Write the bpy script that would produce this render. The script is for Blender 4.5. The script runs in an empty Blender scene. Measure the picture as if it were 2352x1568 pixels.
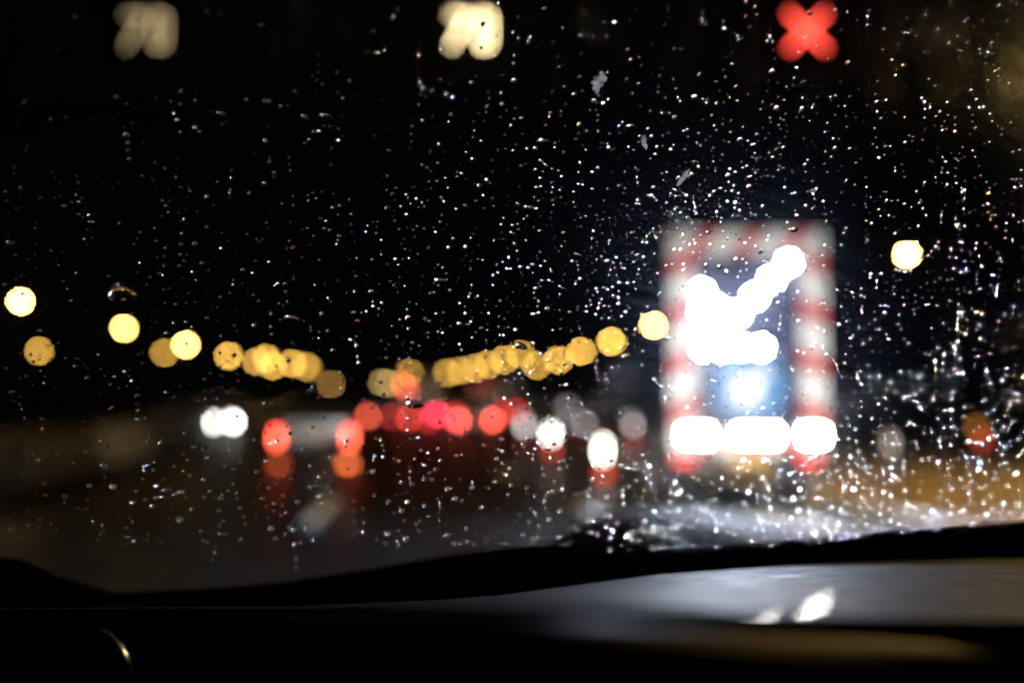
import bpy, bmesh, math, random
from mathutils import Vector, Matrix
random.seed(11)
SC = bpy.context.scene
COL = SC.collection
R = math.radians

# ------------------------------------------------------------------ camera
EYE = Vector((0.0, 0.0, 1.45))
YAW, PITCH = R(8.0), R(3.1)          # a little to the right of the road, a little up
FL, SENSOR = 38.6, 36.0
FPX = FL / SENSOR * 2352.0           # focal length in pixels of a 2352 wide view
FWD = Vector((math.sin(YAW) * math.cos(PITCH), math.cos(YAW) * math.cos(PITCH), math.sin(PITCH)))
RGT = Vector((math.cos(YAW), -math.sin(YAW), 0.0))
UPV = RGT.cross(FWD)
cam_d = bpy.data.cameras.new('camera')
cam = bpy.data.objects.new('camera', cam_d)
COL.objects.link(cam)
cam.matrix_world = Matrix(((RGT.x, UPV.x, -FWD.x, EYE.x), (RGT.y, UPV.y, -FWD.y, EYE.y), (RGT.z, UPV.z, -FWD.z, EYE.z), (0, 0, 0, 1)))
cam_d.lens, cam_d.sensor_width = FL, SENSOR
cam_d.clip_start, cam_d.clip_end = 0.02, 5000
cam_d.dof.use_dof = True
cam_d.dof.focus_distance = 0.60
cam_d.dof.aperture_fstop = 2.50
cam_d.dof.aperture_blades = 0
SC.camera = cam

def ray(px, py):                     # direction with unit depth through a point of the view
    return FWD + RGT * ((px - 1176) / FPX) + UPV * ((784 - py) / FPX)
def P(px, py, depth): return EYE + ray(px, py) * depth
def ground_depth(py, z=0.0): return (z - EYE.z) / ray(820, py).z

# ------------------------------------------------------------------ night sky, exposure, sampling
w = bpy.data.worlds.new('World'); SC.world = w; w.use_nodes = True
bg = w.node_tree.nodes['Background']
bg.inputs[0].default_value = (0.55, 0.75, 1.0, 1); bg.inputs[1].default_value = 0.0007
SC.view_settings.view_transform = 'Standard'; SC.view_settings.look = 'None'
SC.view_settings.exposure = 0.0; SC.view_settings.gamma = 1.0; SC.view_settings.use_curve_mapping = False
cy = SC.cycles
cy.use_adaptive_sampling = False
cy.use_denoising = True
cy.sample_clamp_indirect = 0.0; cy.sample_clamp_direct = 0.0
cy.max_bounces = 14; cy.transmission_bounces = 12; cy.transparent_max_bounces = 16; cy.glossy_bounces = 4; cy.diffuse_bounces = 2
cy.caustics_reflective = True; cy.caustics_refractive = True; cy.blur_glossy = 0.0

# ------------------------------------------------------------------ materials
def new_mat(name):
    m = bpy.data.materials.new(name); m.use_nodes = True
    m.node_tree.nodes.clear()
    return m, m.node_tree
def principled(name, col, rough=0.5, metal=0.0, noise=0.0, scale=8.0, coat=0.0, coat_rough=0.05, bump=0.0, rough_var=0.0, spec=0.5):
    m, t = new_mat(name); N, L = t.nodes, t.links
    o = N.new('ShaderNodeOutputMaterial'); b = N.new('ShaderNodeBsdfPrincipled')
    L.new(b.outputs[0], o.inputs[0])
    b.inputs['Base Color'].default_value = (*col, 1); b.inputs['Roughness'].default_value = rough
    b.inputs['Metallic'].default_value = metal; b.inputs['Coat Weight'].default_value = coat
    b.inputs['Coat Roughness'].default_value = coat_rough; b.inputs['Specular IOR Level'].default_value = spec
    if noise or bump or rough_var:
        tc = N.new('ShaderNodeTexCoord'); n = N.new('ShaderNodeTexNoise')
        n.inputs['Scale'].default_value = scale; n.inputs['Detail'].default_value = 6
        L.new(tc.outputs['Object'], n.inputs['Vector'])
        if noise:
            r = N.new('ShaderNodeMix'); r.data_type = 'RGBA'
            r.inputs[6].default_value = (*[c * (1 - noise) for c in col], 1); r.inputs[7].default_value = (*[min(1, c * (1 + noise)) for c in col], 1)
            L.new(n.outputs['Fac'], r.inputs[0]); L.new(r.outputs[2], b.inputs['Base Color'])
        if rough_var:
            mr = N.new('ShaderNodeMapRange'); mr.inputs[1].default_value = .35; mr.inputs[2].default_value = .65
            mr.inputs[3].default_value = max(.02, rough - rough_var); mr.inputs[4].default_value = rough + rough_var
            L.new(n.outputs['Fac'], mr.inputs[0]); L.new(mr.outputs[0], b.inputs['Roughness'])
        if bump:
            bp = N.new('ShaderNodeBump'); bp.inputs['Strength'].default_value = bump; bp.inputs['Distance'].default_value = .02
            L.new(n.outputs['Fac'], bp.inputs['Height']); L.new(bp.outputs[0], b.inputs['Normal'])
    return m
_em = {}
def emit(col, strength):
    k = (tuple(round(c, 3) for c in col), round(strength, 3))
    if k not in _em:
        m, t = new_mat('lit lens'); o = t.nodes.new('ShaderNodeOutputMaterial'); e = t.nodes.new('ShaderNodeEmission')
        e.inputs[0].default_value = (*col, 1); e.inputs[1].default_value = strength
        t.links.new(e.outputs[0], o.inputs[0]); _em[k] = m
    return _em[k]
def stripes(name, kx, period, phase, duty, red=(0.48, 0.022, 0.009), white=(0.70, 0.71, 0.68), along='Z'):
    m, t = new_mat(name); N, L = t.nodes, t.links
    o = N.new('ShaderNodeOutputMaterial'); b = N.new('ShaderNodeBsdfPrincipled'); L.new(b.outputs[0], o.inputs[0])
    tc = N.new('ShaderNodeTexCoord'); s = N.new('ShaderNodeSeparateXYZ'); L.new(tc.outputs['Object'], s.inputs[0])
    a = N.new('ShaderNodeMath'); a.operation = 'MULTIPLY_ADD'; a.inputs[1].default_value = kx
    L.new(s.outputs['X'], a.inputs[0]); L.new(s.outputs['Z'], a.inputs[2])
    d = N.new('ShaderNodeMath'); d.operation = 'MULTIPLY_ADD'; d.inputs[1].default_value = 1 / period; d.inputs[2].default_value = phase
    L.new(a.outputs[0], d.inputs[0])
    f = N.new('ShaderNodeMath'); f.operation = 'FRACT'; L.new(d.outputs[0], f.inputs[0])
    g = N.new('ShaderNodeMath'); g.operation = 'LESS_THAN'; g.inputs[1].default_value = duty; L.new(f.outputs[0], g.inputs[0])
    x = N.new('ShaderNodeMix'); x.data_type = 'RGBA'; x.inputs[6].default_value = (*white, 1); x.inputs[7].default_value = (*red, 1)
    L.new(g.outputs[0], x.inputs[0]); L.new(x.outputs[2], b.inputs['Base Color']); b.inputs['Roughness'].default_value = .5
    return m

M_pole = principled('weathered grey steel', (.02, .02, .02), .8, .0, spec=.02, noise=.2, scale=5)
M_dark = principled('dark grey paint', (.03, .03, .032), .5, noise=.2)
M_black = principled('black rubber', (.012, .012, .012), .7, noise=.3, scale=20)
M_rim = principled('wheel alloy', (.4, .4, .42), .3, .9, noise=.1)
M_glass_dark = principled('tinted glass', (.01, .012, .014), .06, spec=.6, rough_var=.02)
M_plate = principled('number plate', (.75, .75, .72), .4, noise=.05)
M_plate_y = principled('yellow plate', (.75, .5, .03), .4, noise=.05)
M_white = principled('white paint', (.75, .75, .73), .4, noise=.06)
M_red = principled('red reflective sheeting', (.5, .025, .012), .45, noise=.08)
M_paints = [principled('car paint', c, .28, .2, coat=1, noise=.06, scale=3) for c in ((.05, .055, .06), (.22, .22, .23), (.04, .05, .09), (.14, .13, .12), (.3, .3, .3), (.075, .075, .072))]

# ------------------------------------------------------------------ mesh helpers
class MB:
    def __init__(s): s.bm = bmesh.new()
    def box(s, x0, x1, y0, y1, z0, z1, bev=0.0):
        r = bmesh.ops.create_cube(s.bm, size=1)['verts']
        for v in r: v.co = Vector(((x0 + x1) / 2 + v.co.x * (x1 - x0), (y0 + y1) / 2 + v.co.y * (y1 - y0), (z0 + z1) / 2 + v.co.z * (z1 - z0)))
        if bev:
            es = list({e for v in r for e in v.link_edges})
            bmesh.ops.bevel(s.bm, geom=es, offset=bev, segments=2, affect='EDGES', profile=.6)
        return s
    def tube(s, p0, p1, r0, r1=None, n=12):
        p0, p1 = Vector(p0), Vector(p1); r1 = r0 if r1 is None else r1
        d = p1 - p0; q = d.to_track_quat('Z', 'Y').to_matrix().to_4x4()
        bmesh.ops.create_cone(s.bm, cap_ends=True, segments=n, radius1=r0, radius2=r1, depth=d.length, matrix=Matrix.Translation((p0 + p1) / 2) @ q)
        return s
    def ball(s, c, rx, ry, rz, u=16, v=10, rot=None):
        m = Matrix.Translation(c) @ (rot or Matrix()) @ Matrix.Diagonal((rx, ry, rz, 1))
        bmesh.ops.create_uvsphere(s.bm, u_segments=u, v_segments=v, radius=1, matrix=m); return s
    def loft(s, rings, cap=True):
        vs = [[s.bm.verts.new(p) for p in r] for r in rings]
        n = len(vs[0])
        for a, b in zip(vs, vs[1:]):
            for i in range(n): s.bm.faces.new((a[i], a[(i + 1) % n], b[(i + 1) % n], b[i]))
        if cap: s.bm.faces.new(vs[0][::-1]); s.bm.faces.new(vs[-1])
        return s
    def path(s, pts, r, n=8):
        pts = [Vector(p) for p in pts]; rings = []
        for i, p in enumerate(pts):
            d = (pts[min(i + 1, len(pts) - 1)] - pts[max(i - 1, 0)]).normalized()
            a = d.orthogonal().normalized() if abs(d.x) > .9 else d.cross(Vector((1, 0, 0))).normalized(); b = d.cross(a)
            rings.append([p + (a * math.cos(k * math.tau / n) + b * math.sin(k * math.tau / n)) * r for k in range(n)])
        return s.loft(rings)
    def slab(s, quad, th):           # a quad given thickness along its normal
        q = [Vector(p) for p in quad]; nn = (q[1] - q[0]).cross(q[2] - q[0]).normalized() * th
        return s.loft([q, [p + nn for p in q]])
    def xform(s, m): bmesh.ops.transform(s.bm, matrix=m, verts=s.bm.verts); return s
    def build(s, name, mat, parent=None, smooth=True, angle=40):
        bmesh.ops.recalc_face_normals(s.bm, faces=s.bm.faces)
        me = bpy.data.meshes.new(name); s.bm.to_mesh(me); s.bm.free()
        for m in (mat if isinstance(mat, (list, tuple)) else [mat]): me.materials.append(m)
        if smooth:
            me.polygons.foreach_set('use_smooth', [True] * len(me.polygons))
            me.set_sharp_from_angle(angle=R(angle))
        o = bpy.data.objects.new(name, me); COL.objects.link(o)
        if parent: o.parent = parent
        return o
def tag(o, label=None, cat=None, group=None, kind=None):
    if label: o['label'] = label
    if cat: o['category'] = cat
    if group: o['group'] = group
    if kind: o['kind'] = kind
    return o
def thing(name, loc, label, cat, group=None, rz=0.0):
    o = bpy.data.objects.new(name, None); COL.objects.link(o); o.location = loc; o.rotation_euler = (0, 0, rz)
    o.empty_display_size = .1
    return tag(o, label, cat, group)
CIRC = 28.0 ** 2 * math.pi / 4       # area of a far light's blur circle, in pixels of the 1024 view
def lens_strength(v, area_m2, depth):  # radiance that lifts the blur circle to v
    return v * CIRC / (area_m2 * (FPX * .43537 / depth) ** 2)

# ------------------------------------------------------------------ setting: ground, road
def sheet(name, x0, x1, y0, y1, z, mat, nx=1, ny=1):
    b = MB(); vs = [[b.bm.verts.new((x0 + (x1 - x0) * i / nx, y0 + (y1 - y0) * j / ny, z)) for i in range(nx + 1)] for j in range(ny + 1)]
    for j in range(ny):
        for i in range(nx): b.bm.faces.new((vs[j][i], vs[j][i + 1], vs[j + 1][i + 1], vs[j + 1][i]))
    return tag(b.build(name, mat, smooth=False), kind='structure')
M_ground = principled('dark wet verge', (.012, .012, .008), .8, noise=.5, scale=.6, bump=.4, spec=.04)
M_road = principled('wet asphalt', (.011, .0105, .0095), .46, noise=.35, scale=1.4, bump=.08, rough_var=.14, spec=.05)
M_line = principled('worn road paint', (.8, .8, .76), .4, noise=.25, scale=3)
sheet('ground', -1500, 1500, -60, 3000, 0, M_ground)
sheet('road', -5.2, 7.3, -20, 900, .004, M_road)
sheet('oncoming_road', -19, -6.6, -20, 900, .004, M_road)
sheet('road_shoulder', 7.3, 15.5, -20, 900, .002, principled('gritty shoulder', (.10, .078, .05), .7, noise=.5, scale=1.2, bump=.3, spec=.06))
lm = MB()
def road_rect(x0, x1, y0, y1):
    vs = [lm.bm.verts.new(p) for p in ((x0, y0, .008), (x1, y0, .008), (x1, y1, .008), (x0, y1, .008))]; lm.bm.faces.new(vs)
def strip_quad(pts):
    lm.bm.faces.new([lm.bm.verts.new((p.x, p.y, .008)) for p in pts])
dl = [P(*q, ground_depth(q[1])) for q in ((688, 1208), (726, 1212), (782, 1148), (752, 1145))]
strip_quad(dl)
lx = dl[0].x; ly = dl[2].y
for k in range(20): road_rect(lx - .07, lx + .09, ly + 6 + 9 * k, ly + 9 + 9 * k)
for k in range(24): road_rect(lx + 3.6, lx + 3.75, 3 + 9 * k, 6 + 9 * k)
road_rect(6.95, 7.1, -10, 300)
tag(lm.build('lane_marking', M_line, smooth=False), kind='structure')

# ------------------------------------------------------------------ own car: windscreen, dashboard, bonnet, headlights
own = thing('car_interior', (0, 0, 0), 'black car dashboard below a rain-spattered windscreen', 'car')
FOC = P(1176, 528, .60)
KW = 0.82
WN = Vector((0, 1, KW)).normalized()          # outward normal of the windscreen
WU = Vector((1, 0, 0)); WV = Vector((0, -KW, 1)).normalized()
def on_glass(px, py):
    r = ray(px, py); return EYE + r * ((FOC - EYE).dot(WN) / r.dot(WN))

def film_material():
    m, t = new_mat('wet dusty glass'); N, L = t.nodes, t.links
    o = N.new('ShaderNodeOutputMaterial'); tr = N.new('ShaderNodeBsdfTransparent')
    ra = N.new('ShaderNodeBsdfRefraction'); rb = N.new('ShaderNodeBsdfRefraction')
    for n, i in ((ra, 1.06), (rb, 1 / 1.06)): n.inputs[0].default_value = (.62, .72, 1, 1); n.inputs['IOR'].default_value = i; n.inputs['Roughness'].default_value = .95
    rc = N.new('ShaderNodeBsdfRefraction'); rd = N.new('ShaderNodeBsdfRefraction')
    for n, i in ((rc, 1.013), (rd, 1 / 1.013)): n.inputs[0].default_value = (1, .97, .95, 1); n.inputs['IOR'].default_value = i; n.inputs['Roughness'].default_value = .95
    ma, mb_, mx = (N.new('ShaderNodeMixShader') for _ in range(3)); mx.inputs[0].default_value = .55
    L.new(ra.outputs[0], ma.inputs[1]); L.new(rb.outputs[0], ma.inputs[2]); L.new(rc.outputs[0], mb_.inputs[1]); L.new(rd.outputs[0], mb_.inputs[2])
    L.new(ma.outputs[0], mx.inputs[1]); L.new(mb_.outputs[0], mx.inputs[2])
    # smears left by the wiper: fine arcs round a pivot low on the glass
    tc = N.new('ShaderNodeTexCoord'); mp = N.new('ShaderNodeMapping'); mp.vector_type = 'POINT'
    L.new(tc.outputs['Object'], mp.inputs[0]); 
    piv = on_glass(900, 1900); mp.inputs['Location'].default_value = (-piv.x, -piv.y, -piv.z)
    ln = N.new('ShaderNodeVectorMath'); ln.operation = 'LENGTH'; L.new(mp.outputs[0], ln.inputs[0])
    wv = N.new('ShaderNodeTexNoise'); wv.noise_dimensions = '1D'; wv.inputs['Scale'].default_value = 160; wv.inputs['Detail'].default_value = 5
    L.new(ln.outputs['Value'], wv.inputs['W'])
    ns = N.new('ShaderNodeTexNoise'); ns.inputs['Scale'].default_value = 7; ns.inputs['Detail'].default_value = 4; L.new(tc.outputs['Object'], ns.inputs['Vector'])
    ml = N.new('ShaderNodeMath'); ml.operation = 'MULTIPLY'; L.new(wv.outputs['Fac'], ml.inputs[0]); L.new(ns.outputs['Fac'], ml.inputs[1])
    mr = N.new('ShaderNodeMapRange'); mr.inputs[1].default_value = .1; mr.inputs[2].default_value = .42
    mr.inputs[3].default_value = .0009; mr.inputs[4].default_value = .0065; L.new(ml.outputs[0], mr.inputs[0])
    m1 = N.new('ShaderNodeMixShader'); L.new(mr.outputs[0], m1.inputs[0]); L.new(tr.outputs[0], m1.inputs[1]); L.new(mx.outputs[0], m1.inputs[2])
    fr = N.new('ShaderNodeMath'); fr.operation = 'POWER'; fr.inputs[1].default_value = 3.0; lw = N.new('ShaderNodeLayerWeight'); L.new(lw.outputs['Facing'], fr.inputs[0]); gl = N.new('ShaderNodeBsdfGlossy'); gl.inputs['Roughness'].default_value = 0.0
    m2 = N.new('ShaderNodeMixShader'); L.new(fr.outputs[0], m2.inputs[0]); L.new(m1.outputs[0], m2.inputs[1]); L.new(gl.outputs[0], m2.inputs[2])
    L.new(m2.outputs[0], o.inputs[0]); return m
M_film = film_material()
mc, t = new_mat('clear glass'); o_ = t.nodes.new('ShaderNodeOutputMaterial'); tr_ = t.nodes.new('ShaderNodeBsdfTransparent'); tr_.inputs[0].default_value = (.98, .99, .985, 1)
t.links.new(tr_.outputs[0], o_.inputs[0]); M_clear = mc
pb = MB()
c0 = on_glass(1176, 1420); c1 = on_glass(1176, -700)
wb = (c0 - FOC).dot(WV); wt = (c1 - FOC).dot(WV)
outer = [FOC + WU * x + WV * v for x, v in ((-.62, wb), (.9, wb), (.72, wt), (-.5, wt))]
inner = [p - WN * .005 for p in outer]
pb.loft([inner, outer])
pb.bm.faces.ensure_lookup_table()
ws = pb.build('windscreen', [M_clear, M_film], own, smooth=False)
for p in ws.data.polygons:
    if p.normal.dot(WN) > .9: p.material_index = 1

# dashboard, from its rear rim under the glass to its front face
def pad_mat(name, col, rough, coat=0.0, coat_rough=.03, scale=140, bump=.12): return principled(name, col, rough, noise=.15, scale=scale, coat=coat, coat_rough=coat_rough, bump=bump)
M_pad = principled('black dashboard plastic', (.0035, .0035, .004), .9, noise=.2, scale=90, spec=.0)
M_deck = principled('satin dashboard deck', (.013, .013, .015), .62, noise=.2, scale=60, coat=.035, coat_rough=.02, rough_var=.06, spec=.006)
M_trim = principled('satin grey trim', (.016, .016, .016), .5, noise=.15, scale=80, spec=.015)
XS = (-420, -100, 0, 60, 130, 260, 450, 650, 850, 1000, 1150, 1300, 1420, 1520, 1660, 1850, 2050, 2250, 2480, 2900)
def curve(pts):
    out = []
    for x in XS:
        for (a, ya), (b, yb) in zip(pts, pts[1:]):
            if a <= x <= b:
                k = (x - a) / (b - a); k = k * k * (3 - 2 * k) * .35 + k * .65
                out.append(ya + (yb - ya) * k); break
    return out
E_rim = curve(((-420, 1282), (0, 1278), (90, 1290), (180, 1362), (450, 1352), (650, 1335), (850, 1305), (1000, 1278), (1150, 1256), (1300, 1246), (1420, 1250), (1520, 1258), (1660, 1250), (1850, 1234), (2050, 1214), (2250, 1200), (2480, 1190), (2900, 1175)))
A_top = curve(((-420, 1399), (650, 1394), (1000, 1378), (1150, 1366), (1300, 1346), (1520, 1318), (1850, 1296), (2250, 1274), (2480, 1262), (2900, 1240)))
A_bot = curve(((-420, 1400), (650, 1396), (1000, 1381), (1300, 1384), (1520, 1394), (1850, 1414), (2250, 1424), (2480, 1430), (2900, 1440)))
B_top = curve(((-420, 1428), (650, 1424), (1000, 1420), (1300, 1430), (1520, 1442), (1850, 1458), (2250, 1478), (2480, 1492), (2900, 1520)))
B_bot = curve(((-420, 1430), (650, 1428), (1000, 1428), (1300, 1448), (1520, 1472), (1850, 1508), (2250, 1556), (2480, 1590), (2900, 1650)))
def dash_part(name, e0, d0, e1, d1, mat, parent, mid=None, thick=.012):
    b = MB(); rings = []
    for i, x in enumerate(XS):
        a, c = P(x, e0[i], d0(x) if callable(d0) else d0), P(x, e1[i], d1(x) if callable(d1) else d1)
        m = (a + c) / 2 + Vector((0, 0, mid or 0))
        q = [a, (a + m) / 2 + Vector((0, 0, (mid or 0) * .25)), m, (m + c) / 2 + Vector((0, 0, (mid or 0) * .25)), c]
        dn = Vector((0, .004, -thick))
        rings.append(q + [p + dn for p in q[::-1]])
    b.loft(rings); return b.build(name, mat, parent, angle=60)
def dep(l, r, roll=0.0):              # depth along the dashboard: farther away on the left, rolled a little on the right
    def f(x):
        k = min(1, max(0, (x - 450) / 700)); k = k * k * (3 - 2 * k)
        return l + (r + roll * max(-.1, (x - 1150) / 1200) - l) * k
    return f
D0, D1, D2, D3, D4 = dep(.76, .63, .18), dep(.60, .28, .10), dep(.595, .275, .095), dep(.59, .255, .09), dep(.48, .23, .08)
dash = dash_part('dashboard', E_rim, .80, A_top, lambda x: D0(x) + .002, M_pad, own)
dash_part('glossy_deck', A_top, D0, A_bot, D1, M_deck, dash)
dash_part('seam_groove', A_bot, lambda x: D1(x) - .001, B_top, D2, M_pad, dash)
dash_part('front_lip', B_top, lambda x: D2(x) - .001, B_bot, D3, M_trim, dash, mid=.002)
FB = [1720] * len(XS)
dash_part('front_panel', B_bot, lambda x: D3(x) - .001, FB, D4, M_pad, dash)
# round air vent with a chrome ring, low on the left
vc, vr = P(160, 1572, .50), 131 / FPX * .50
vn = (EYE - vc).normalized(); va = vn.cross(Vector((0, 0, 1))).normalized(); vb_ = vn.cross(va)
def ring_arc(a0, a1, n, closed):
    b = MB(); rings = []
    for k in range(n + 1):
        a = R(a0 + (a1 - a0) * k / n); d = va * math.cos(a) + vb_ * math.sin(a)
        rings.append([vc + d * (vr + (.0013 if not closed else .0012) * math.cos(j * math.tau / 10)) + vn * ((.0020 if not closed else .0018) * math.sin(j * math.tau / 10)) for j in range(10)])
    return b.loft(rings, cap=not closed)
M_chrome = principled('chrome', (.55, .55, .53), .14, 1.0, rough_var=.04, scale=30)
vo = ring_arc(0, 360, 48, True).build('air_vent', M_pad, dash)
ring_arc(140, 238, 30, False).build('chrome_accent', M_chrome, vo)
vd = MB(); vd.loft([[vc + (va * math.cos(j * math.tau / 32) + vb_ * math.sin(j * math.tau / 32)) * r_ - vn * dd for j in range(32)] for r_, dd in ((vr - .0005, 0), (vr * .9, .012), (vr * .6, .016), (.001, .016))])
vd.build('vent_bowl', M_pad, vo)

# bonnet with its raised centre, seen through the lower right of the glass
M_bonnet = principled('wet dark car paint', (.012, .013, .017), .66, 0, noise=.1, scale=6, rough_var=.04, spec=.04)
hb = MB(); rows = []
HX = [-1.0, -.7, -.45, -.2, 0, .14, .20, .26, .32, .38, .48, .6, .75, .95, 1.2, 1.45]
for y_, zb_, zu in ((.92, 1.262, .05), (1.1, 1.275, .066), (1.4, 1.268, .075), (1.8, 1.245, .068), (2.05, 1.205, .05), (2.2, 1.12, .03), (2.24, .95, .0)):
    r_ = []
    for x in HX:
        k = min(1, max(0, (x - .20) / .20)); k = k * k * (3 - 2 * k)
        side = max(0, x - .50) * .22 + max(0, -x - .3) * .1
        r_.append(Vector((x, y_ - .10 * ((x - .4) / 1.0) ** 2, zb_ - .115 + (zu + .08) * k - side)))
    rows.append(r_)
for a, b in zip(rows, rows[1:]):
    pass
gv = [[hb.bm.verts.new(p) for p in r_] for r_ in rows]
for a, b in zip(gv, gv[1:]):
    for i in range(len(HX) - 1): hb.bm.faces.new((a[i], a[i + 1], b[i + 1], b[i]))
hood = hb.build('bonnet', M_bonnet, own, angle=180)
sm = hood.modifiers.new('smooth', 'SUBSURF'); sm.levels = sm.render_levels = 2
so = hood.modifiers.new('thickness', 'SOLIDIFY'); so.thickness = .01; so.offset = -1
# its headlights: lit housings ahead, below the view
def headlamp(x, power, aim, size, blend):
    h = MB(); h.ball((x, 2.32, .72), .13, .05, .07)
    hl = h.build('headlight', emit((1, .95, .85), 3), own)
    ld = bpy.data.lights.new('headlight_beam', 'SPOT'); ld.energy = power; ld.spot_size = R(size); ld.spot_blend = blend
    ld.shadow_soft_size = .05; ld.color = (1, .97, .93)
    lo = bpy.data.objects.new('headlight_beam', ld); COL.objects.link(lo); lo.parent = hl
    lo.location = (x, 2.40, .72); d = Vector(aim) - lo.location
    lo.rotation_euler = d.to_track_quat('-Z', 'Y').to_euler()
headlamp(-.35, 4200, (-.5, 30, .2), 46, 1.0)
headlamp(1.15, 11000, P(1710, 985, 15), 33, 1.0)

# ------------------------------------------------------------------ the arrow board trailer
TD = 15.0
tp = P(1720, 1000, TD)
TR = thing('arrow_board_trailer', (tp.x, tp.y, 0), 'tall red and white bordered trailer board with a white lamp arrow pointing down left', 'trailer', rz=-YAW)
KT = TD / FPX
def T(px, py): return (px - 1720) * KT, P(1720, py, TD).z
x0, zt = T(1543, 527); x1, zb = T(1899, 1040)
bw = .33
M_navy = principled('navy board', (.014, .015, .05), .5, noise=.15, scale=3)
b = MB(); b.box(x0, x1, .03, .10, zb, zt, .01); board = b.build('board', M_navy, TR)
def bar(xa, xb, za, zb_, kx, per, px, py, duty, label):
    cx, cz = T(px, py)
    b = MB(); b.box(xa, xb, 0, .027, za, zb_); m = stripes(label, kx, per, duty / 2 - (cz + kx * cx) / per, duty)
    b.build('border_strip', m, TR, smooth=False)
bar(x0, x0 + bw, zb + .30, zt - bw, -.55, .67, 1580, 709, .42, 'red and white side sheeting')
bar(x1 - bw, x1, zb + .30, zt - bw, .55, .70, 1862, 709, .40, 'red and white side sheeting')
bar(x0, x1, zt - bw, zt, -1.1, .70, 1716, 562, .40, 'red and white top sheeting')
bar(x0, x1, zb, zb + .30, 1.1, .66, 1795, 1000, .45, 'red and white bottom sheeting')
AR = [(1618, 798), (1617, 755), (1616, 712), (1615, 668), (1649, 706), (1663, 799), (1707, 798), (1752, 797), (1660, 757), (1699, 718), (1738, 679), (1777, 640), (1817, 600)]
for p in AR:
    x, z = T(*p); b = MB(); b.tube((x, .0125, z), (x, .03, z), .07, n=20); h = b.build('lamp_housing', M_black, TR)
    b = MB(); b.tube((x, .012, z), (x, .02, z), .055, n=20); b.build('arrow_lamp', emit((.67, .77, 1), 2900), h)
# blue round keep-left sign with its white arrow
x, z = T(1722, 888)
b = MB(); b.tube((x, .03, z), (x, -.005, z), .50, n=48); kd = b.build('keep_left_disc', principled('blue reflective sheeting', (.05, .21, .44), .4, noise=.05), TR)
b = MB()
c, s_ = math.cos(R(225)), math.sin(R(225))
def rot(u, v): return Vector((x + (u * c - v * s_), -.009, z + (u * s_ + v * c)))
arrow = [(.36, 0), (.06, .30), (-.04, .20), (.07, .085), (-.32, .085), (-.32, -.085), (.07, -.085), (-.04, -.20), (.06, -.30)]
b.loft([[rot(u, v) for u, v in arrow], [rot(u, v) + Vector((0, .003, 0)) for u, v in arrow]]); b.build('white_arrow', M_white, kd, smooth=False)
xl, zl = T(1722, 890); b = MB(); b.ball((xl, -.014, zl), .14, .012, .12); b.build('centre_lamp', emit((1, .98, .92), lens_strength(1.0, math.pi * .14 * .12, TD)), kd)
# three added glowing panels for headlit white stripes along the board's foot
for px, wd, v in ((1600, .36, 330), (1738, .54, 360), (1868, .27, 330)):
    xx, zz = T(px, 999); b = MB(); b.box(xx - wd / 2 - .02, xx + wd / 2 + .02, -.012, .0, zz - .10, zz + .10, .01); 
    for q in ((-wd / 2 - .02, -wd / 2, -.1, .1), (wd / 2, wd / 2 + .02, -.1, .1), (-wd / 2, wd / 2, .078, .1), (-wd / 2, wd / 2, -.1, -.078)): b.box(xx + q[0], xx + q[1], -.04, -.0125, zz + q[2], zz + q[3])
    h = b.build('lamp_housing', M_black, TR, smooth=False)  # frame round the added glowing panel
    b = MB(); b.box(xx - wd / 2, xx + wd / 2, -.02, -.014, zz - .075, zz + .075, .002); b.build('glowing_stripe', emit((1, .97, .9), v), h)
# chassis, wheels, tail lamps, plate, drawbar
b = MB(); b.box(x0 + .1, x1 - .1, .12, 3.2, zb - .02, zb + .12, .02); b.box(-.05, .05, 3.2, 4.6, zb, zb + .09, .01)
b.box(x0 + .1, x1 - .1, .02, .12, zb - .17, zb - .02, .01); b.build('chassis', M_dark, TR)
for sx in (x0 + .18, x1 - .18):
    for px_ in (sx,):
        b = MB(); b.tube((sx, .5, zb), (sx, .14, zt - .3), .03); b.build('brace', M_pole, TR)
for sx in (-1, 1):
    for yy in (1.3, 2.1):
        b = MB(); b.tube((sx * .95 - .11, yy, .33), (sx * .95 + .11, yy, .33), .33, n=28); wh = b.build('wheel', M_black, TR)
        b = MB(); b.tube((sx * .95 - .115, yy, .33), (sx * .95 + .115, yy, .33), .2, n=20); b.build('rim', M_rim, wh)
for px in (1572, 1860):
    xx, zz = T(px, 1056); b = MB(); b.box(xx - .13, xx + .13, -.02, .02, zz - .045, zz + .055, .012); b.build('tail_light', emit((1, .05, .035), 3.2), TR)
xx, zz = T(1722, 1056); b = MB(); b.box(xx - .27, xx + .27, -.012, .018, zz - .05, zz + .055, .004); b.build('number_plate', M_plate_y, TR)

# ------------------------------------------------------------------ gantry with lane signs
GD = 15.6
KG = GD / FPX
gp = P(1176, 70, GD)
GN = thing('sign_gantry', (gp.x, gp.y, 0), 'dark steel truss spanning high over the road and carrying the lane signs', 'gantry', rz=-YAW)
b = MB(); zc0, zc1 = P(1176, 236, GD).z, P(1176, -260, GD).z
for zz in (zc0, zc1):
    for yy in (.5, 1.3): b.box(-11.5, 12.5, yy - .06, yy + .06, zz - .06, zz + .06)
for k in range(24):
    xa = -11.5 + k
    for yy in (.5, 1.3):
        b.tube((xa, yy, zc0), (xa + .5, yy, zc1), .03, n=6); b.tube((xa + .5, yy, zc1), (xa + 1, yy, zc0), .03, n=6)
    b.tube((xa, .5, zc0), (xa, 1.3, zc0), .025, n=6); b.tube((xa, .5, zc1), (xa, 1.3, zc1), .025, n=6)
b.build('truss', M_pole, GN, smooth=False)
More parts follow.
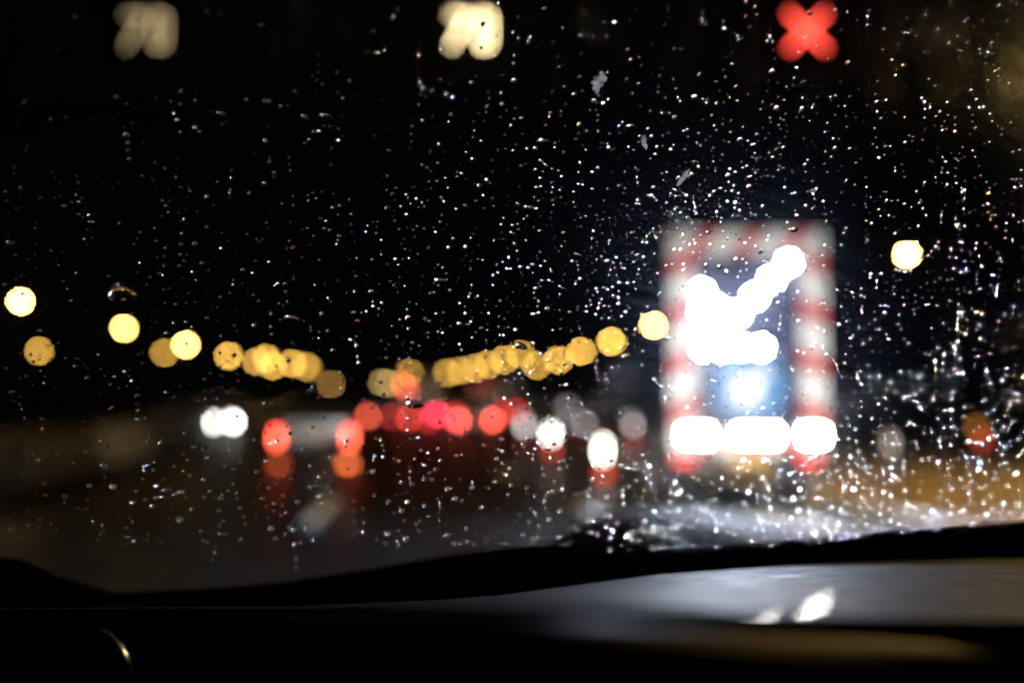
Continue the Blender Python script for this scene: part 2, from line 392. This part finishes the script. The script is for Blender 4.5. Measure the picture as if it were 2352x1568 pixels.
for xx in (-11.8, 12.8):
    b = MB(); b.box(xx - .2, xx + .2, .6, 1.2, 0, zc1 + .1, .02); b.build('column', M_pole, GN)
def segs(points, px, py, gw=1.0):
    return [((px + a - 1176) * KG, P(1176, py - c, GD).z) for a, c in points]
def lane_sign(px, py, label, strokes, col, v, thick):
    x, z = (px - 1176) * KG, P(1176, py, GD).z
    o = thing('lane_sign', GN.matrix_basis @ Vector((x, 0, z)), label, 'road sign', 'lane signs on the gantry', rz=-YAW)
    b = MB(); b.box(-.62, .62, .05, .34, -.55, .55, .02); b.build('housing', M_black, o)
    b = MB(); b.box(-.66, .66, -.02, .05, .55, .60); b.box(-.66, .66, -.02, .05, -.60, -.55); b.box(-.66, -.62, -.02, .05, -.55, .55); b.box(.62, .66, -.02, .05, -.55, .55); b.build('rim', M_dark, o, smooth=False)
    b = MB(); b.box(-.06, .06, .34, .45, -.4, .4); b.build('bracket', M_pole, o)
    for nm, pts in strokes:
        b = MB()
        for (ax, az), (bx_, bz) in zip(pts, pts[1:]):
            d = Vector((bx_ - ax, 0, bz - az)); n_ = max(2, int(d.length / .042))
            for k in range(n_ + 1):
                q = Vector((ax, .035, az)) + d * (k / n_); b.ball(q, thick, .012, thick, 8, 6)
        b.build(nm, emit(col, v), o)
D7 = [(-.285, .225), (-.04, .225), (-.275, -.23)]
D0 = [(.14, .225), (.23, .225), (.27, .18), (.27, -.18), (.23, -.23), (.15, -.23), (.115, -.18), (.115, .18), (.14, .225)]
cw = (1, .78, .40)
lane_sign(334, 68, 'unlit-framed lane sign showing a dim 70 above the far left lane', [('digit', D7), ('digit', D0)], (1, .74, .38), 2.1, .019)
lane_sign(1082, 68, 'lane sign showing a bright warm white 70 above the middle of the road', [('digit', D7), ('digit', D0)], cw, 14, .019)
XA = .245
lane_sign(1856, 70, 'lane sign showing a red lit cross above the closed right lane', [('cross', [(-XA, XA), (XA, -XA)]), ('cross', [(-XA, -XA), (XA, XA)])], (1, .07, .045), 7.5, .03)

# ------------------------------------------------------------------ street lamps
def street_lamp(px, py, depth, v, col, label, size=5.6, group='yellow street lamps along the motorway'):
    v *= .9 if v < 1 else 1
    h = P(px, py, depth); s = size * depth / (FPX * .43537)
    o = thing('street_lamp', (h.x, h.y, 0), label, 'street lamp', group)
    side = 1 if h.x < 0 else -1
    z = h.z; px_ = -side * 1.6
    b = MB(); b.tube((px_, .0, 0), (px_, 0, .9), .13, .12); b.tube((px_, 0, .9), (px_, 0, z + .05), .085, .05); b.build('pole', M_pole, o)
    b = MB(); b.path([(px_, 0, z), (px_ * .85, 0, z + s * .5 + .12), (px_ * .4, 0, z + s * .5 + .2), (0, 0, z + s * .45 + .1)], .035); b.build('arm', M_pole, o)
    b = MB(); b.ball((0, 0, z + s * .27), s * .66, s * .66, s * .36); hd = b.build('lamp_head', M_dark, o)
    b = MB(); b.ball((0, 0, z), s * .5, s * .5, s * .44); a = math.pi * s * s * .25 * .88 * .52
    b.build('lamp_bowl', emit(col, lens_strength(v, a, depth)), hd)
    return o
Y1, Y2, Y3 = (1, .555, .095), (1, .64, .18), (1, .78, .42)
G1, G2 = (1, .66, .22), (1, .52, .12)
LAMPS = [
 # px, py, depth, level, colour, label
 (47, 690, 60, 4.2, Y2, 'brightest pale yellow street lamp at the left edge of the view'),
 (90, 804, 120, .60, Y1, 'dim amber street lamp below the bright one at the left edge'),
 (285, 752, 84, 1.9, Y2, 'bright yellow street lamp below a large drop with a glowing lower rim'),
 (378, 808, 128, .46, Y1, 'dim amber street lamp half hidden behind a brighter lamp on its right'),
 (427, 790, 108, 2.2, Y2, 'pale yellow street lamp overlapping a dim amber lamp on its left'),
 (525, 815, 134, .88, Y1, 'single amber street lamp standing clear between the pale lamp and the left cluster'),
 (589, 828, 152, .62, G2, 'orange amber street lamp at the left of the overlapping left cluster'),
 (612, 820, 143, .66, Y1, 'highest amber street lamp of the overlapping left cluster'),
 (627, 838, 172, .62, Y1, 'lowest amber street lamp of the overlapping left cluster'),
 (671, 832, 163, .66, Y1, 'amber street lamp just right of the overlapping left cluster'),
 (703, 839, 178, .46, Y1, 'duller amber street lamp second from the right end of the left row'),
 (711, 846, 188, .12, G2, 'brown faint street lamp half behind the duller amber lamp of the left row'),
 (760, 880, 200, .19, G2, 'faint brown street lamp alone at the right end of the left row'),
 (2083, 583, 42, 4.5, Y2, 'largest glaring street lamp right of the arrow board'),
 (1502, 745, 84, 2.9, Y2, 'pale bright street lamp just left of the arrow board'),
 (1404, 782, 108, 1.25, Y1, 'bright yellow street lamp second to the left of the arrow board'),
 (1335, 805, 134, .95, Y1, 'yellow street lamp third to the left of the arrow board'),
 (1283, 825, 156, .84, Y1, 'amber street lamp fourth to the left of the arrow board'),
 (1233, 837, 172, .58, Y1, 'amber street lamp set lowest in the right row beside the gap'),
 (1195, 812, 152, .52, Y1, 'amber street lamp partly covered by a dark drop in the right row'),
 (1158, 825, 162, .60, Y1, 'amber street lamp left of the one behind a dark drop'),
 (1120, 835, 170, .52, Y1, 'amber street lamp eighth to the left of the arrow board'),
 (1090, 843, 178, .46, Y1, 'amber street lamp ninth to the left of the arrow board'),
 (1058, 849, 184, .40, Y1, 'amber street lamp tenth to the left of the arrow board'),
 (1028, 854, 190, .44, Y1, 'amber street lamp eleventh to the left of the arrow board'),
 (1008, 860, 196, .22, Y1, 'dull street lamp squeezed between two brighter ones in the right row'),
 (982, 864, 200, .30, G1, 'greyish yellow street lamp right of the orange truck light'),
 (941, 855, 186, .44, Y1, 'yellow street lamp directly above the orange truck light'),
 (912, 866, 198, .12, G1, 'faint street lamp behind the cluster at the far end of the right row'),
 (893, 879, 208, .20, G1, 'pale yellow street lamp next to the last of the right row'),
 (878, 876, 204, .22, G1, 'last pale yellow street lamp at the far left end of the right row'),
]
for a in LAMPS: street_lamp(*a)
# a lamp just beyond the right edge of the view lights the verge
near = street_lamp(2452, 172, 18, 1150, (1, .60, .17), 'tall street lamp close by on the right verge, lighting the ground', size=11)
hp = P(2452, 172, 18)
ld = bpy.data.lights.new('lamp_light', 'SPOT'); ld.energy = 350; ld.color = (1, .56, .17); ld.spot_size = R(120); ld.spot_blend = .8; ld.shadow_soft_size = .1
lo = bpy.data.objects.new('lamp_light', ld); COL.objects.link(lo); lo.parent = near; lo.location = (0, 0, hp.z - .2)

# ------------------------------------------------------------------ vehicles
def ring(y, w, zb, zm, belt, wt, top):
    half = [(.80 * w, zb), (w * .97, zb + .10), (w, zm), (.95 * w, belt), (wt, top - .05), (.82 * wt, top)]
    return [Vector((x, y, z)) for x, z in half] + [Vector((-x, y, z)) for x, z in half[::-1]]
def wheels(o, w, ys, r=.33):
    for y in ys:
        for s in (-1, 1):
            b = MB(); b.tube((s * w, y, r), (s * (w - .2), y, r), r, n=26); wh = b.build('wheel', M_black, o)
            b = MB(); b.tube((s * (w + .008), y, r), (s * (w - .1), y, r), r * .62, n=18); b.build('rim', M_rim, wh)
def car(loc, rz, label, paint, group):
    o = thing('car', loc, label, 'car', group, rz)
    st = [(0, .80, .42, .62, .90, .72, .95), (.06, .87, .30, .62, .96, .76, 1.02), (.5, .90, .24, .62, .98, .74, 1.06), (.62, .90, .24, .62, .98, .73, 1.10),
          (1.15, .90, .22, .62, .98, .60, 1.42), (1.9, .90, .22, .62, .97, .61, 1.47), (2.5, .90, .22, .62, .96, .60, 1.43), (3.25, .90, .22, .60, .93, .70, 1.02),
          (3.6, .89, .22, .58, .88, .74, .95), (4.25, .84, .24, .55, .78, .70, .84), (4.4, .72, .34, .52, .70, .60, .74)]
    b = MB(); b.loft([ring(*s) for s in st]); b.build('body', paint, o, angle=35)
    b = MB(); b.slab([(-.60, .69, 1.115), (.60, .69, 1.115), (.50, 1.10, 1.375), (-.50, 1.10, 1.375)], .02); b.build('rear_window', M_glass_dark, o)
    b = MB(); b.slab([(.60, 3.18, 1.07), (-.60, 3.18, 1.07), (-.50, 2.6, 1.37), (.50, 2.6, 1.37)], .02); b.build('front_window', M_glass_dark, o)
    for s in (-1, 1):
        b = MB(); q = [(s * .825, 1.05, 1.03), (s * .825, 3.0, 1.02), (s * .665, 2.45, 1.34), (s * .665, 1.3, 1.34)]
        b.slab(q if s > 0 else q[::-1], .03); b.build('side_window', M_glass_dark, o)
        b = MB(); b.box(s * .90 - .09, s * .90 + .09, 2.75, 2.87, .98, 1.12, .03); b.build('mirror', paint, o)
    wheels(o, .88, (.85, 3.5))
    b = MB(); b.box(-.78, .78, -.03, .05, .34, .50, .02); b.build('bumper', M_dark, o)
    b = MB(); b.box(-.26, .26, -.035, -.004, .62, .74, .004); b.build('number_plate', M_plate, o)
    return o
def truck(loc, label, paint, group, h=2.75, w=1.05):
    o = thing('box_truck', loc, label, 'truck', group)
    b = MB(); b.box(-w, w, 0, 4.2, .8, h, .03); b.build('cargo_box', paint, o)
    b = MB(); b.loft([ring(4.3, .95, .5, .9, 1.3, .9, 2.2), ring(5.4, .95, .5, .9, 1.3, .88, 2.2), ring(6.0, .92, .5, .9, 1.25, .8, 1.4), ring(6.2, .88, .55, .9, 1.2, .75, 1.3)]); b.build('cab', M_paints[1], o, angle=35)
    b = MB(); b.box(-.45, .45, .1, 6.0, .5, .75); b.box(-w, w, .0, .08, .5, .64, .02); b.build('chassis', M_dark, o)
    for s in (-1, 1):
        b = MB(); b.box(s * w * .5 - w * .46, s * w * .5 + w * .46, -.02, -.003, .9, h - .1, .004); b.build('rear_door', M_paints[3], o)
    wheels(o, .98, (1.0, 5.2), .42)
    return o
def lit(o, name, px, py, size, col, v, depth, shape='box', hh=None):
    """a lamp part placed where the thing carries it, in the thing's own space"""
    q = o.matrix_basis.inverted() @ P(px, py, depth)
    k = depth / (FPX * .43537); w_, h_ = size[0] * k, size[1] * k
    ry = .03
    b = MB()
    M = Matrix.Rotation(-o.rotation_euler.z, 4, 'Z')
    if h_ > 1.8 * w_: b.box(q.x - w_ / 2, q.x + w_ / 2, q.y - ry, q.y + ry, q.z - h_ / 2, q.z + h_ / 2, w_ * .3)
    else: b.ball(q, w_ / 2, ry, h_ / 2)
    mt = emit(col, lens_strength(v, math.pi * w_ * h_ / 4, depth))
    return b.build(name, mt, o)
def flat(p): return Vector((p.x, p.y, 0))
RED, RED2, ORG, PINK = (1, .06, .045), (1, .11, .05), (1, .17, .05), (1, .045, .10)
TRAF = 'cars driving away ahead'
street_lamp(-330, 560, 45, 35, Y2, 'tall street lamp just outside the left edge of the view', size=9)
def rear_car(pxl, pxr, py, depth, label, paint):
    c = P((pxl + pxr) / 2, py, depth + .06)
    return car(flat(c), 0, label, paint, TRAF)
c1 = rear_car(635, 803, 1003, 24.4, 'nearest car on the left with two tall red tail lights and a grey rear', M_paints[5])
for px in (635, 803):
    lit(c1, 'tail_light', px, 1004, (5, 15), (1, .065, .05), 1.5, 24.25)
    lit(c1, 'brake_light', px + 3, 1006, (4, 5), (1, .40, .06), .2, 24.1)
lit(c1, 'bumper_lamp', 640, 1066, (11, 7), (1, .16, .05), .22, 24.2)
lit(c1, 'bumper_lamp', 799, 1064, (11, 6), (1, .19, .05), .62, 24.2)
c2 = rear_car(845, 912, 956, 58, 'small distant car with an orange left and a red right tail light', M_paints[2])
lit(c2, 'tail_light', 845, 956, (6, 6), (1, .12, .06), .62, 57.5)
lit(c2, 'tail_light', 912, 957, (13, 7), RED, .95, 57.5)
lit(c2, 'tail_light', 925, 953, (6, 6), RED, .4, 57.5)
tb = P(962, 930, 52.1)
t1 = truck(flat(tb), 'box truck in mid road with pinkish tail lights and an orange lamp at its top', M_paints[1], 'trucks driving away ahead')
lit(t1, 'tail_light', 1002, 951, (10, 6), PINK, .95, 51.6); lit(t1, 'tail_light', 940, 960, (6, 6), RED, .5, 51.6)
lit(t1, 'marker_lamp', 926, 882, (7, 7), (1, .17, .06), .50, 51.8); lit(t1, 'marker_lamp', 936, 893, (6, 6), (1, .07, .05), .30, 51.8)
lit(t1, 'tail_light', 985, 966, (6, 6), RED, .3, 51.6)
c3 = rear_car(1053, 1132, 964, 44, 'pale car with two even round red tail lights left of the bollards', M_paints[4])
lit(c3, 'tail_light', 1053, 966, (6, 6), (1, .10, .09), 1.05, 43.6); lit(c3, 'tail_light', 1132, 965, (6, 6), (1, .10, .07), 1.1, 43.6)
lit(c3, 'brake_light', 1048, 951, (6, 6), RED, .28, 43.6)
tb = P(1150, 930, 66.2)
t2 = truck(flat(tb), 'farther box truck with dull dark red lights, behind the pale car', M_paints[3], 'trucks driving away ahead', w=1.2)
lit(t2, 'tail_light', 1151, 946, (6, 6), RED, .26, 65.8); lit(t2, 'tail_light', 1186, 945, (7, 6), RED, .30, 65.8)
lit(t2, 'marker_lamp', 1098, 884, (9, 8), RED, .055, 65.8); lit(t2, 'marker_lamp', 1122, 886, (7, 7), RED, .03, 65.8)
# oncoming
ONC = 'oncoming cars with headlights on'
a = P(514, 972, 46.0)
h1 = car(flat(a) + Vector((0.2, 3.4, 0)), math.pi - R(38), 'oncoming car on the left with two glaring white headlights', M_paints[1], ONC)
lit(h1, 'headlight', 490, 970, (8, 8), (1, 1, .93), 2.4, 44.5); lit(h1, 'headlight', 535, 968, (8, 8), (1, 1, .93), 2.4, 44.5)
a = P(545, 968, 60.0)
h2 = car(flat(a) + Vector((0, 4.4, 0)), math.pi, 'oncoming car half behind the glaring one, with dull headlights', M_paints[0], ONC)
lit(h2, 'headlight', 557, 967, (7, 7), (.9, 1, .9), .45, 59.8); lit(h2, 'headlight', 523, 967, (7, 7), (.9, 1, .9), .45, 59.8)
a = P(750, 940, 80.0)
h3 = car(flat(a) + Vector((0, 4.4, 0)), math.pi, 'far grey oncoming car with faint lights above the nearest tail lights', M_paints[1], ONC)
lit(h3, 'headlight', 752, 941, (7, 7), (.85, 1, .9), .055, 79.8); lit(h3, 'headlight', 732, 939, (6, 6), (.85, 1, .9), .02, 79.8)

# ------------------------------------------------------------------ barrier, bollards, markers, roadside
M_conc_lit = principled('concrete toned as lit', (.26, .255, .235), .8, noise=.25, scale=2.5, bump=.3)  # pale tone paints a patch of light onto one block
M_conc_unlit = principled('wet concrete toned as unlit', (.045, .044, .04), .7, noise=.3, scale=2.5, bump=.3, spec=.1)  # darker copy for the blocks left out of that painted light
def barrier(y0, y1, x, label, mat):
    o = thing('concrete_barrier', (x, y0, 0), label, 'barrier', 'concrete blocks of the median')
    prof = [(-.3, 0), (-.3, .08), (-.14, .33), (-.09, .84), (.09, .84), (.14, .33), (.3, .08), (.3, 0)]
    b = MB(); b.loft([[Vector((px, 0, z)) for px, z in prof], [Vector((px, y1 - y0, z)) for px, z in prof]]); b.build('block', mat, o, smooth=False)
    b = MB()
    for k in range(3):
        yy = (k + .5) * (y1 - y0) / 3
        b.box(.145, .16, yy - .06, yy + .06, .5, .62, .004)
    b.build('reflector', M_white, o)
names = ('nearest', 'second', 'third', 'fourth', 'fifth', 'sixth', 'seventh', 'eighth')
for k in range(8):
    y0 = 20 + 6.05 * k
    barrier(y0, y0 + 6, -5.9, f'{names[k]} {"pale lit-toned" if k == 1 else "dark unlit-toned"} concrete median block along the left side of the road', M_conc_lit if k == 1 else M_conc_unlit)
BOL = 'white bollards with added glow marking the closed lane'
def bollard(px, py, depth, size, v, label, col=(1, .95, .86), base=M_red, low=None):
    q = P(px, py, depth); o = thing('glowing_bollard', flat(q), label, 'bollard', BOL)
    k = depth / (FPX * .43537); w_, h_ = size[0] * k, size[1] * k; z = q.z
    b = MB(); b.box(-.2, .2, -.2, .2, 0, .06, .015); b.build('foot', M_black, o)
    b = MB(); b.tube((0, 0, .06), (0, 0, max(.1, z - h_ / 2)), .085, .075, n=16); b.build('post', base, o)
    b = MB(); b.ball((0, 0, z), w_ / 2, w_ / 2, h_ / 2); b.build('lamp', emit(col, lens_strength(v, math.pi * w_ * h_ / 4, depth)), o)  # reflective top given an added glow in place of returned headlight
    b = MB(); b.tube((0, 0, z + h_ / 2 - .01), (0, 0, z + h_ / 2 + .05), w_ / 2 + .02, w_ / 4, n=16); b.build('cap', base, o)
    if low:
        b = MB(); b.ball((0, -.09, z - low[0]), .10, .03, .07); b.build('reflector', emit((1, .13, .04), lens_strength(low[1], math.pi * .007, depth)), o)  # reflector made to glow by itself, as if headlight came back
bollard(1385, 1032, 19, (7, 21), 3.2, 'tallest glowing white reflective bollard with a red foot, nearest the arrow board', low=(.40, .30))
bollard(1266, 996, 25, (7, 13), 1.5, 'bright glowing white reflective bollard second nearest, with an orange lower edge', low=(.34, .18))
bollard(1205, 979, 31, (7, 7), .36, 'pale grey glowing bollard at the far left of the bollard row', (1, .93, .93))
bollard(1202, 962, 44, (6, 6), .10, 'faint pink grey glowing bollard above the far left one', (1, .8, .78))
bollard(1343, 972, 33, (7, 7), .16, 'dull grey glowing bollard between the two bright white ones', (1, .93, .95))
bollard(1303, 936, 62, (9, 9), .10, 'highest dim grey glowing bollard behind the bollard row', (1, .93, .93))
bollard(1303, 968, 48, (7, 7), .07, 'faint grey glowing bollard below the highest dim one', (1, .93, .9))
bollard(1454, 976, 28, (7, 7), .22, 'grey glowing bollard closest to the left edge of the arrow board', (1, .93, .92))
bollard(1450, 962, 44, (7, 7), .05, 'faint glowing bollard just above the grey one by the arrow board', (1, .9, .88))
bollard(2046, 1018, 20, (6, 15), .20, 'beige glowing bollard alone on the right of the trailer', (1, .82, .66), M_dark)
q = P(2245, 990, 20)
mp = thing('marker_post', flat(q), 'roadside marker post with an orange light above a glowing red reflector, far right', 'marker post')
b = MB(); b.box(-.06, .06, -.03, .03, 0, q.z + .15, .01); b.build('post', M_dark, mp)
for dz, dx, colr, v in ((.07, -.05, (1, .36, .05), .15), (-.16, .06, (1, .09, .03), .20)):  # the lower red reflector is given a glow of its own
    b = MB(); b.ball((dx, -.05, q.z + dz), .07, .03, .09); b.build('lamp', emit(colr, lens_strength(v, math.pi * .07 * .09, 20)), mp)

# ------------------------------------------------------------------ rain on the glass
mw, t = new_mat('rain water'); o_ = t.nodes.new('ShaderNodeOutputMaterial'); g_ = t.nodes.new('ShaderNodeBsdfGlass')
g_.inputs['IOR'].default_value = 1.333; g_.inputs['Roughness'].default_value = 0.0; g_.inputs[0].default_value = (1, 1, 1, 1)
t.links.new(g_.outputs[0], o_.inputs[0]); M_water = mw
M_cap = mw.copy(); M_cap.name = 'rain water surface'; M_cap.node_tree.nodes['Glass BSDF'].inputs['Roughness'].default_value = .16
PXM = .60 / FPX                               # metres per view pixel on the glass in focus
def drop_geo(c, a, stretch, turn, theta, seed, nphi=14, nr=6):
    """a bead of water: base radius a, contact angle theta, slightly uneven outline"""
    rr = random.Random(seed); k2, k3 = rr.uniform(0, .08), rr.uniform(0, .05); p2, p3 = rr.uniform(0, 6.28), rr.uniform(0, 6.28)
    Rs = a / math.sin(theta); vs, fs = [], []
    ct, st = math.cos(turn), math.sin(turn)
    skew = rr.uniform(-.22, .22), rr.uniform(-.3, .05)
    def put(r, h, ph):
        e = 1 + k2 * math.cos(2 * ph + p2) + k3 * math.cos(3 * ph + p3)
        u, v = r * e * math.cos(ph), r * e * math.sin(ph) * stretch
        u, v = u * ct - v * st + skew[0] * h, u * st + v * ct + skew[1] * h
        return c + WU * u + WV * v + WN * (h + .00004)
    H0 = Rs * math.cos(theta)
    vs.append(put(0, Rs - H0, 0))
    for j in range(1, nr + 1):
        tt = theta * j / nr
        for i in range(nphi): vs.append(put(Rs * math.sin(tt), Rs * math.cos(tt) - H0, i * math.tau / nphi))
    for i in range(nphi): fs.append((0, 1 + i, 1 + (i + 1) % nphi))
    for j in range(nr - 1):
        A, B = 1 + j * nphi, 1 + (j + 1) * nphi
        for i in range(nphi): fs.append((A + i, B + i, B + (i + 1) % nphi, A + (i + 1) % nphi))
    L0 = len(vs); base = vs[1 + (nr - 1) * nphi:1 + nr * nphi]
    vs.extend(base); fs.append(tuple(range(L0 + nphi - 1, L0 - 1, -1)))
    return vs, fs
def contact(x, y): return min(86, 54 + math.hypot(x - 1720, y - 850) / 60 + max(0, min(14, (y - 650) / 20))) + random.uniform(-6, 10)
def mesh_obj(name, vs, fs, mat):
    me = bpy.data.meshes.new(name); me.from_pydata([tuple(v) for v in vs], [], [f[::-1] for f in fs]); me.materials.append(M_cap); me.materials.append(mat)
    me.polygons.foreach_set('use_smooth', [len(f) <= 4 for f in fs]); me.polygons.foreach_set('material_index', [0 if len(f) <= 4 else 1 for f in fs]); me.update()
    o = bpy.data.objects.new(name, me); COL.objects.link(o); return o
def drop_obj(name, px, py, a_px, stretch, turn, theta, seed, label, group=None, n=(14, 6)):
    c = on_glass(px, py); vs, fs = drop_geo(Vector((0, 0, 0)), a_px * PXM, stretch, turn, theta, seed, *n)
    o = mesh_obj(name, vs, fs, M_water); o.location = c
    return tag(o, label, 'raindrop', group)
# how many drops lie in each patch of the view (8 columns, 6 rows of 294 x 209 pixels)
DENS = [[6, 8, 12, 16, 26, 30, 30, 48], [18, 24, 24, 40, 58, 56, 60, 64], [42, 42, 40, 62, 76, 84, 60, 80],
        [34, 46, 48, 74, 88, 48, 80, 96], [26, 34, 36, 44, 80, 44, 96, 100], [22, 30, 28, 40, 56, 110, 130, 86]]
drops = []
for j, row in enumerate(DENS):
    for i, n in enumerate(row):
        k = 0; n = int(n * (1.6, 1.65, 1.7, 1.9, 2.6, 3.0)[j])
        while k < n:
            x, y = i * 294 + random.uniform(0, 294), j * 209 + random.uniform(0, 209)
            r = min(7.0, max(1.5, random.lognormvariate(math.log(2.8), .38)))
            r *= .82 if x > 1800 and y < 1000 else 1.3 if y > 1000 else 1
            drops.append((x, y, r)); k += 1
            if random.random() < .08:                      # short chains running down the glass
                dx = random.uniform(-.35, .25)
                for c_ in range(random.randint(1, 3)):
                    y += random.uniform(13, 28); x += dx * 14 + random.uniform(-2, 2)
                    drops.append((x, y, r * random.uniform(.55, .95))); k += 1
for k in range(520):                                       # fine mist in the wiper's smear
    x = random.gauss(1560, 130); y = 560 - (x - 1400) * .42 + random.gauss(0, 55)
    drops.append((x, y, random.uniform(1.0, 1.9)))
for k in range(900):
    drops.append((random.uniform(0, 2352), random.uniform(250, 1230), random.uniform(.8, 1.7)))
drops.sort(key=lambda d: -d[2])
cells, kept = {}, []                                       # no two drops run into each other
for d in drops:
    cx, cy_ = int(d[0] // 20), int(d[1] // 20)
    if any(math.hypot(d[0] - e[0], d[1] - e[1]) < (d[2] + e[2]) * 1.15 for i in (-1, 0, 1) for j in (-1, 0, 1) for e in cells.get((cx + i, cy_ + j), ())): continue
    cells.setdefault((cx, cy_), []).append(d); kept.append(d)
drops = kept
vis = [d for d in drops if 0 <= d[0] <= 2352 and 0 <= d[1] <= 1250]
SPECIAL = [
 ('raindrop', 285, 676, 36, .95, 0, R(62), 'big round drop with a glowing lower rim above a bright yellow lamp'),
 ('raindrop', 948, 930, 22, .62, R(-14), R(75), 'large dark flattened drop over the red tail lights'),
 ('raindrop', 1195, 797, 18, .5, R(-12), R(75), 'large dark flattened drop over the amber lamp row'),
 ('raindrop', 1822, 528, 13, .6, 0, R(70), 'dark oval drop at the top border of the arrow board'),
 ('raindrop', 1625, 534, 9, .6, 0, R(70), 'small dark oval drop at the upper left of the arrow board'),
 ('raindrop', 1558, 1133, 11, .6, 0, R(88), 'bright white flattened drop below the trailer'),
 ('raindrop', 750, 269, 16, .36, R(-20), R(88), 'slanting reddish drop high on the left half of the glass'),
 ('raindrop', 700, 268, 9, .6, R(-20), R(88), 'small bright drop beside the slanting reddish one'),
 ('raindrop', 1248, 328, 19, .34, R(-3), R(88), 'long flat drop with a white end high in the middle of the glass'),
 ('raindrop', 1447, 294, 14, .4, R(24), R(88), 'tilted bright drop below the upper grey smudge'),
 ('raindrop', 1214, 478, 17, .3, R(-6), R(88), 'long thin glinting drop above the middle of the lamp rows'),
 ('raindrop', 1012, 646, 17, .3, R(-6), R(88), 'thin amber drop right of the middle left glass'),
 ('raindrop', 670, 734, 21, .34, R(-18), R(86), 'long slanting red and white drop above the left lamp cluster'),
 ('raindrop', 380, 1125, 10, .9, 0, R(90), 'bright white drop left of the pair low on the dark left road'),
 ('raindrop', 414, 1130, 9, .9, 0, R(90), 'bright white drop right of the pair low on the dark left road'),
 ('raindrop', 413, 1191, 10, .8, 0, R(90), 'pale drop alone below the bright pair on the dark left road'),
 ('raindrop', 1002, 1078, 8, .8, 0, R(90), 'vivid red drop on the dark road in the lower middle'),
 ('raindrop', 975, 1100, 7, .6, 0, R(90), 'small flat red drop below the vivid red one'),
 ('raindrop', 765, 806, 8, .7, 0, R(90), 'tiny red drop above the faint brown street lamp'),
 ('raindrop', 25, 560, 12, .8, R(-20), R(88), 'broken ring of amber glints at the left edge of the glass'),
 ('raindrop', 1397, 1190, 12, .7, 0, R(86), 'pale blurred drop beside the lower end of the wiped edge'),
]
for i, (nm, px, py, a_, s_, tn, th, lb) in enumerate(SPECIAL):
    drop_obj(nm, px, py, a_, s_, tn, th, 9000 + i, lb, None, (28, 10))
n_ind = 300 - len(SPECIAL)
ind, rest = vis[:n_ind], vis[n_ind:] + [d for d in drops if not (0 <= d[0] <= 2352 and 0 <= d[1] <= 1250)]
for i, (x, y, r) in enumerate(ind):
    drop_obj('raindrop', x, y, r, random.uniform(.88, 1.14), random.uniform(-.5, .5), R(contact(x, y)), i, 'clear round raindrop among many like it on the windscreen glass', 'raindrops scattered over the windscreen')
vs, fs = [], []
for i, (x, y, r) in enumerate(rest):
    small = r < 1.8
    a_, b_ = drop_geo(on_glass(x, y), r * PXM, random.uniform(.85, 1.18), random.uniform(-.6, .6), R(contact(x, y)), 500 + i, 8 if small else 12, 4 if small else 5)
    off = len(vs); vs += a_; fs += [tuple(q + off for q in f) for f in b_]
tag(mesh_obj('fine_raindrops', vs, fs, M_water), 'fine spray of tiny raindrops covering the windscreen', 'raindrops', kind='stuff')
# smudges of dirt on the glass
def dirt_mat():
    m, t = new_mat('dried dirt'); N, L = t.nodes, t.links
    o = N.new('ShaderNodeOutputMaterial'); tr = N.new('ShaderNodeBsdfTransparent'); tl = N.new('ShaderNodeBsdfTranslucent'); tl.inputs[0].default_value = (.7, .72, .8, 1)
    tc = N.new('ShaderNodeTexCoord'); n = N.new('ShaderNodeTexNoise'); n.inputs['Scale'].default_value = 260; n.inputs['Detail'].default_value = 5
    L.new(tc.outputs['Object'], n.inputs['Vector']); mr = N.new('ShaderNodeMapRange'); mr.inputs[1].default_value = .35; mr.inputs[2].default_value = .7; mr.inputs[4].default_value = .9
    L.new(n.outputs['Fac'], mr.inputs[0]); mx = N.new('ShaderNodeMixShader'); L.new(mr.outputs[0], mx.inputs[0]); L.new(tr.outputs[0], mx.inputs[1]); L.new(tl.outputs[0], mx.inputs[2]); L.new(mx.outputs[0], o.inputs[0])
    return m
M_dirt = dirt_mat()
def smudge(px, py, rx, ry, turn, seed, label):
    rr = random.Random(seed); n = 22; b = MB(); top, bot = [], []
    ct, st = math.cos(turn), math.sin(turn)
    for i in range(n):
        a = i * math.tau / n; k = rr.uniform(.6, 1.1); u, v = rx * PXM * k * math.cos(a), ry * PXM * k * math.sin(a)
        p = WU * (u * ct - v * st) + WV * (u * st + v * ct)
        top.append(p + WN * .0003); bot.append(p + WN * .00005)
    b.loft([bot, top]); o = b.build('dirt_smudge', M_dirt, smooth=False); o.location = on_glass(px, py)
    tag(o, label, 'smudge', 'grey smudges on the glass')
smudge(1376, 188, 15, 26, R(-12), 1, 'largest grey smudge high in the middle of the glass')
smudge(1570, 408, 8, 24, R(-22), 2, 'narrow pale smudge above the arrow board')
smudge(1480, 325, 7, 22, R(20), 3, 'faint slanting smudge between the two paler ones')
smudge(1868, 438, 10, 5, R(10), 4, 'small pale smudge above the right corner of the arrow board')
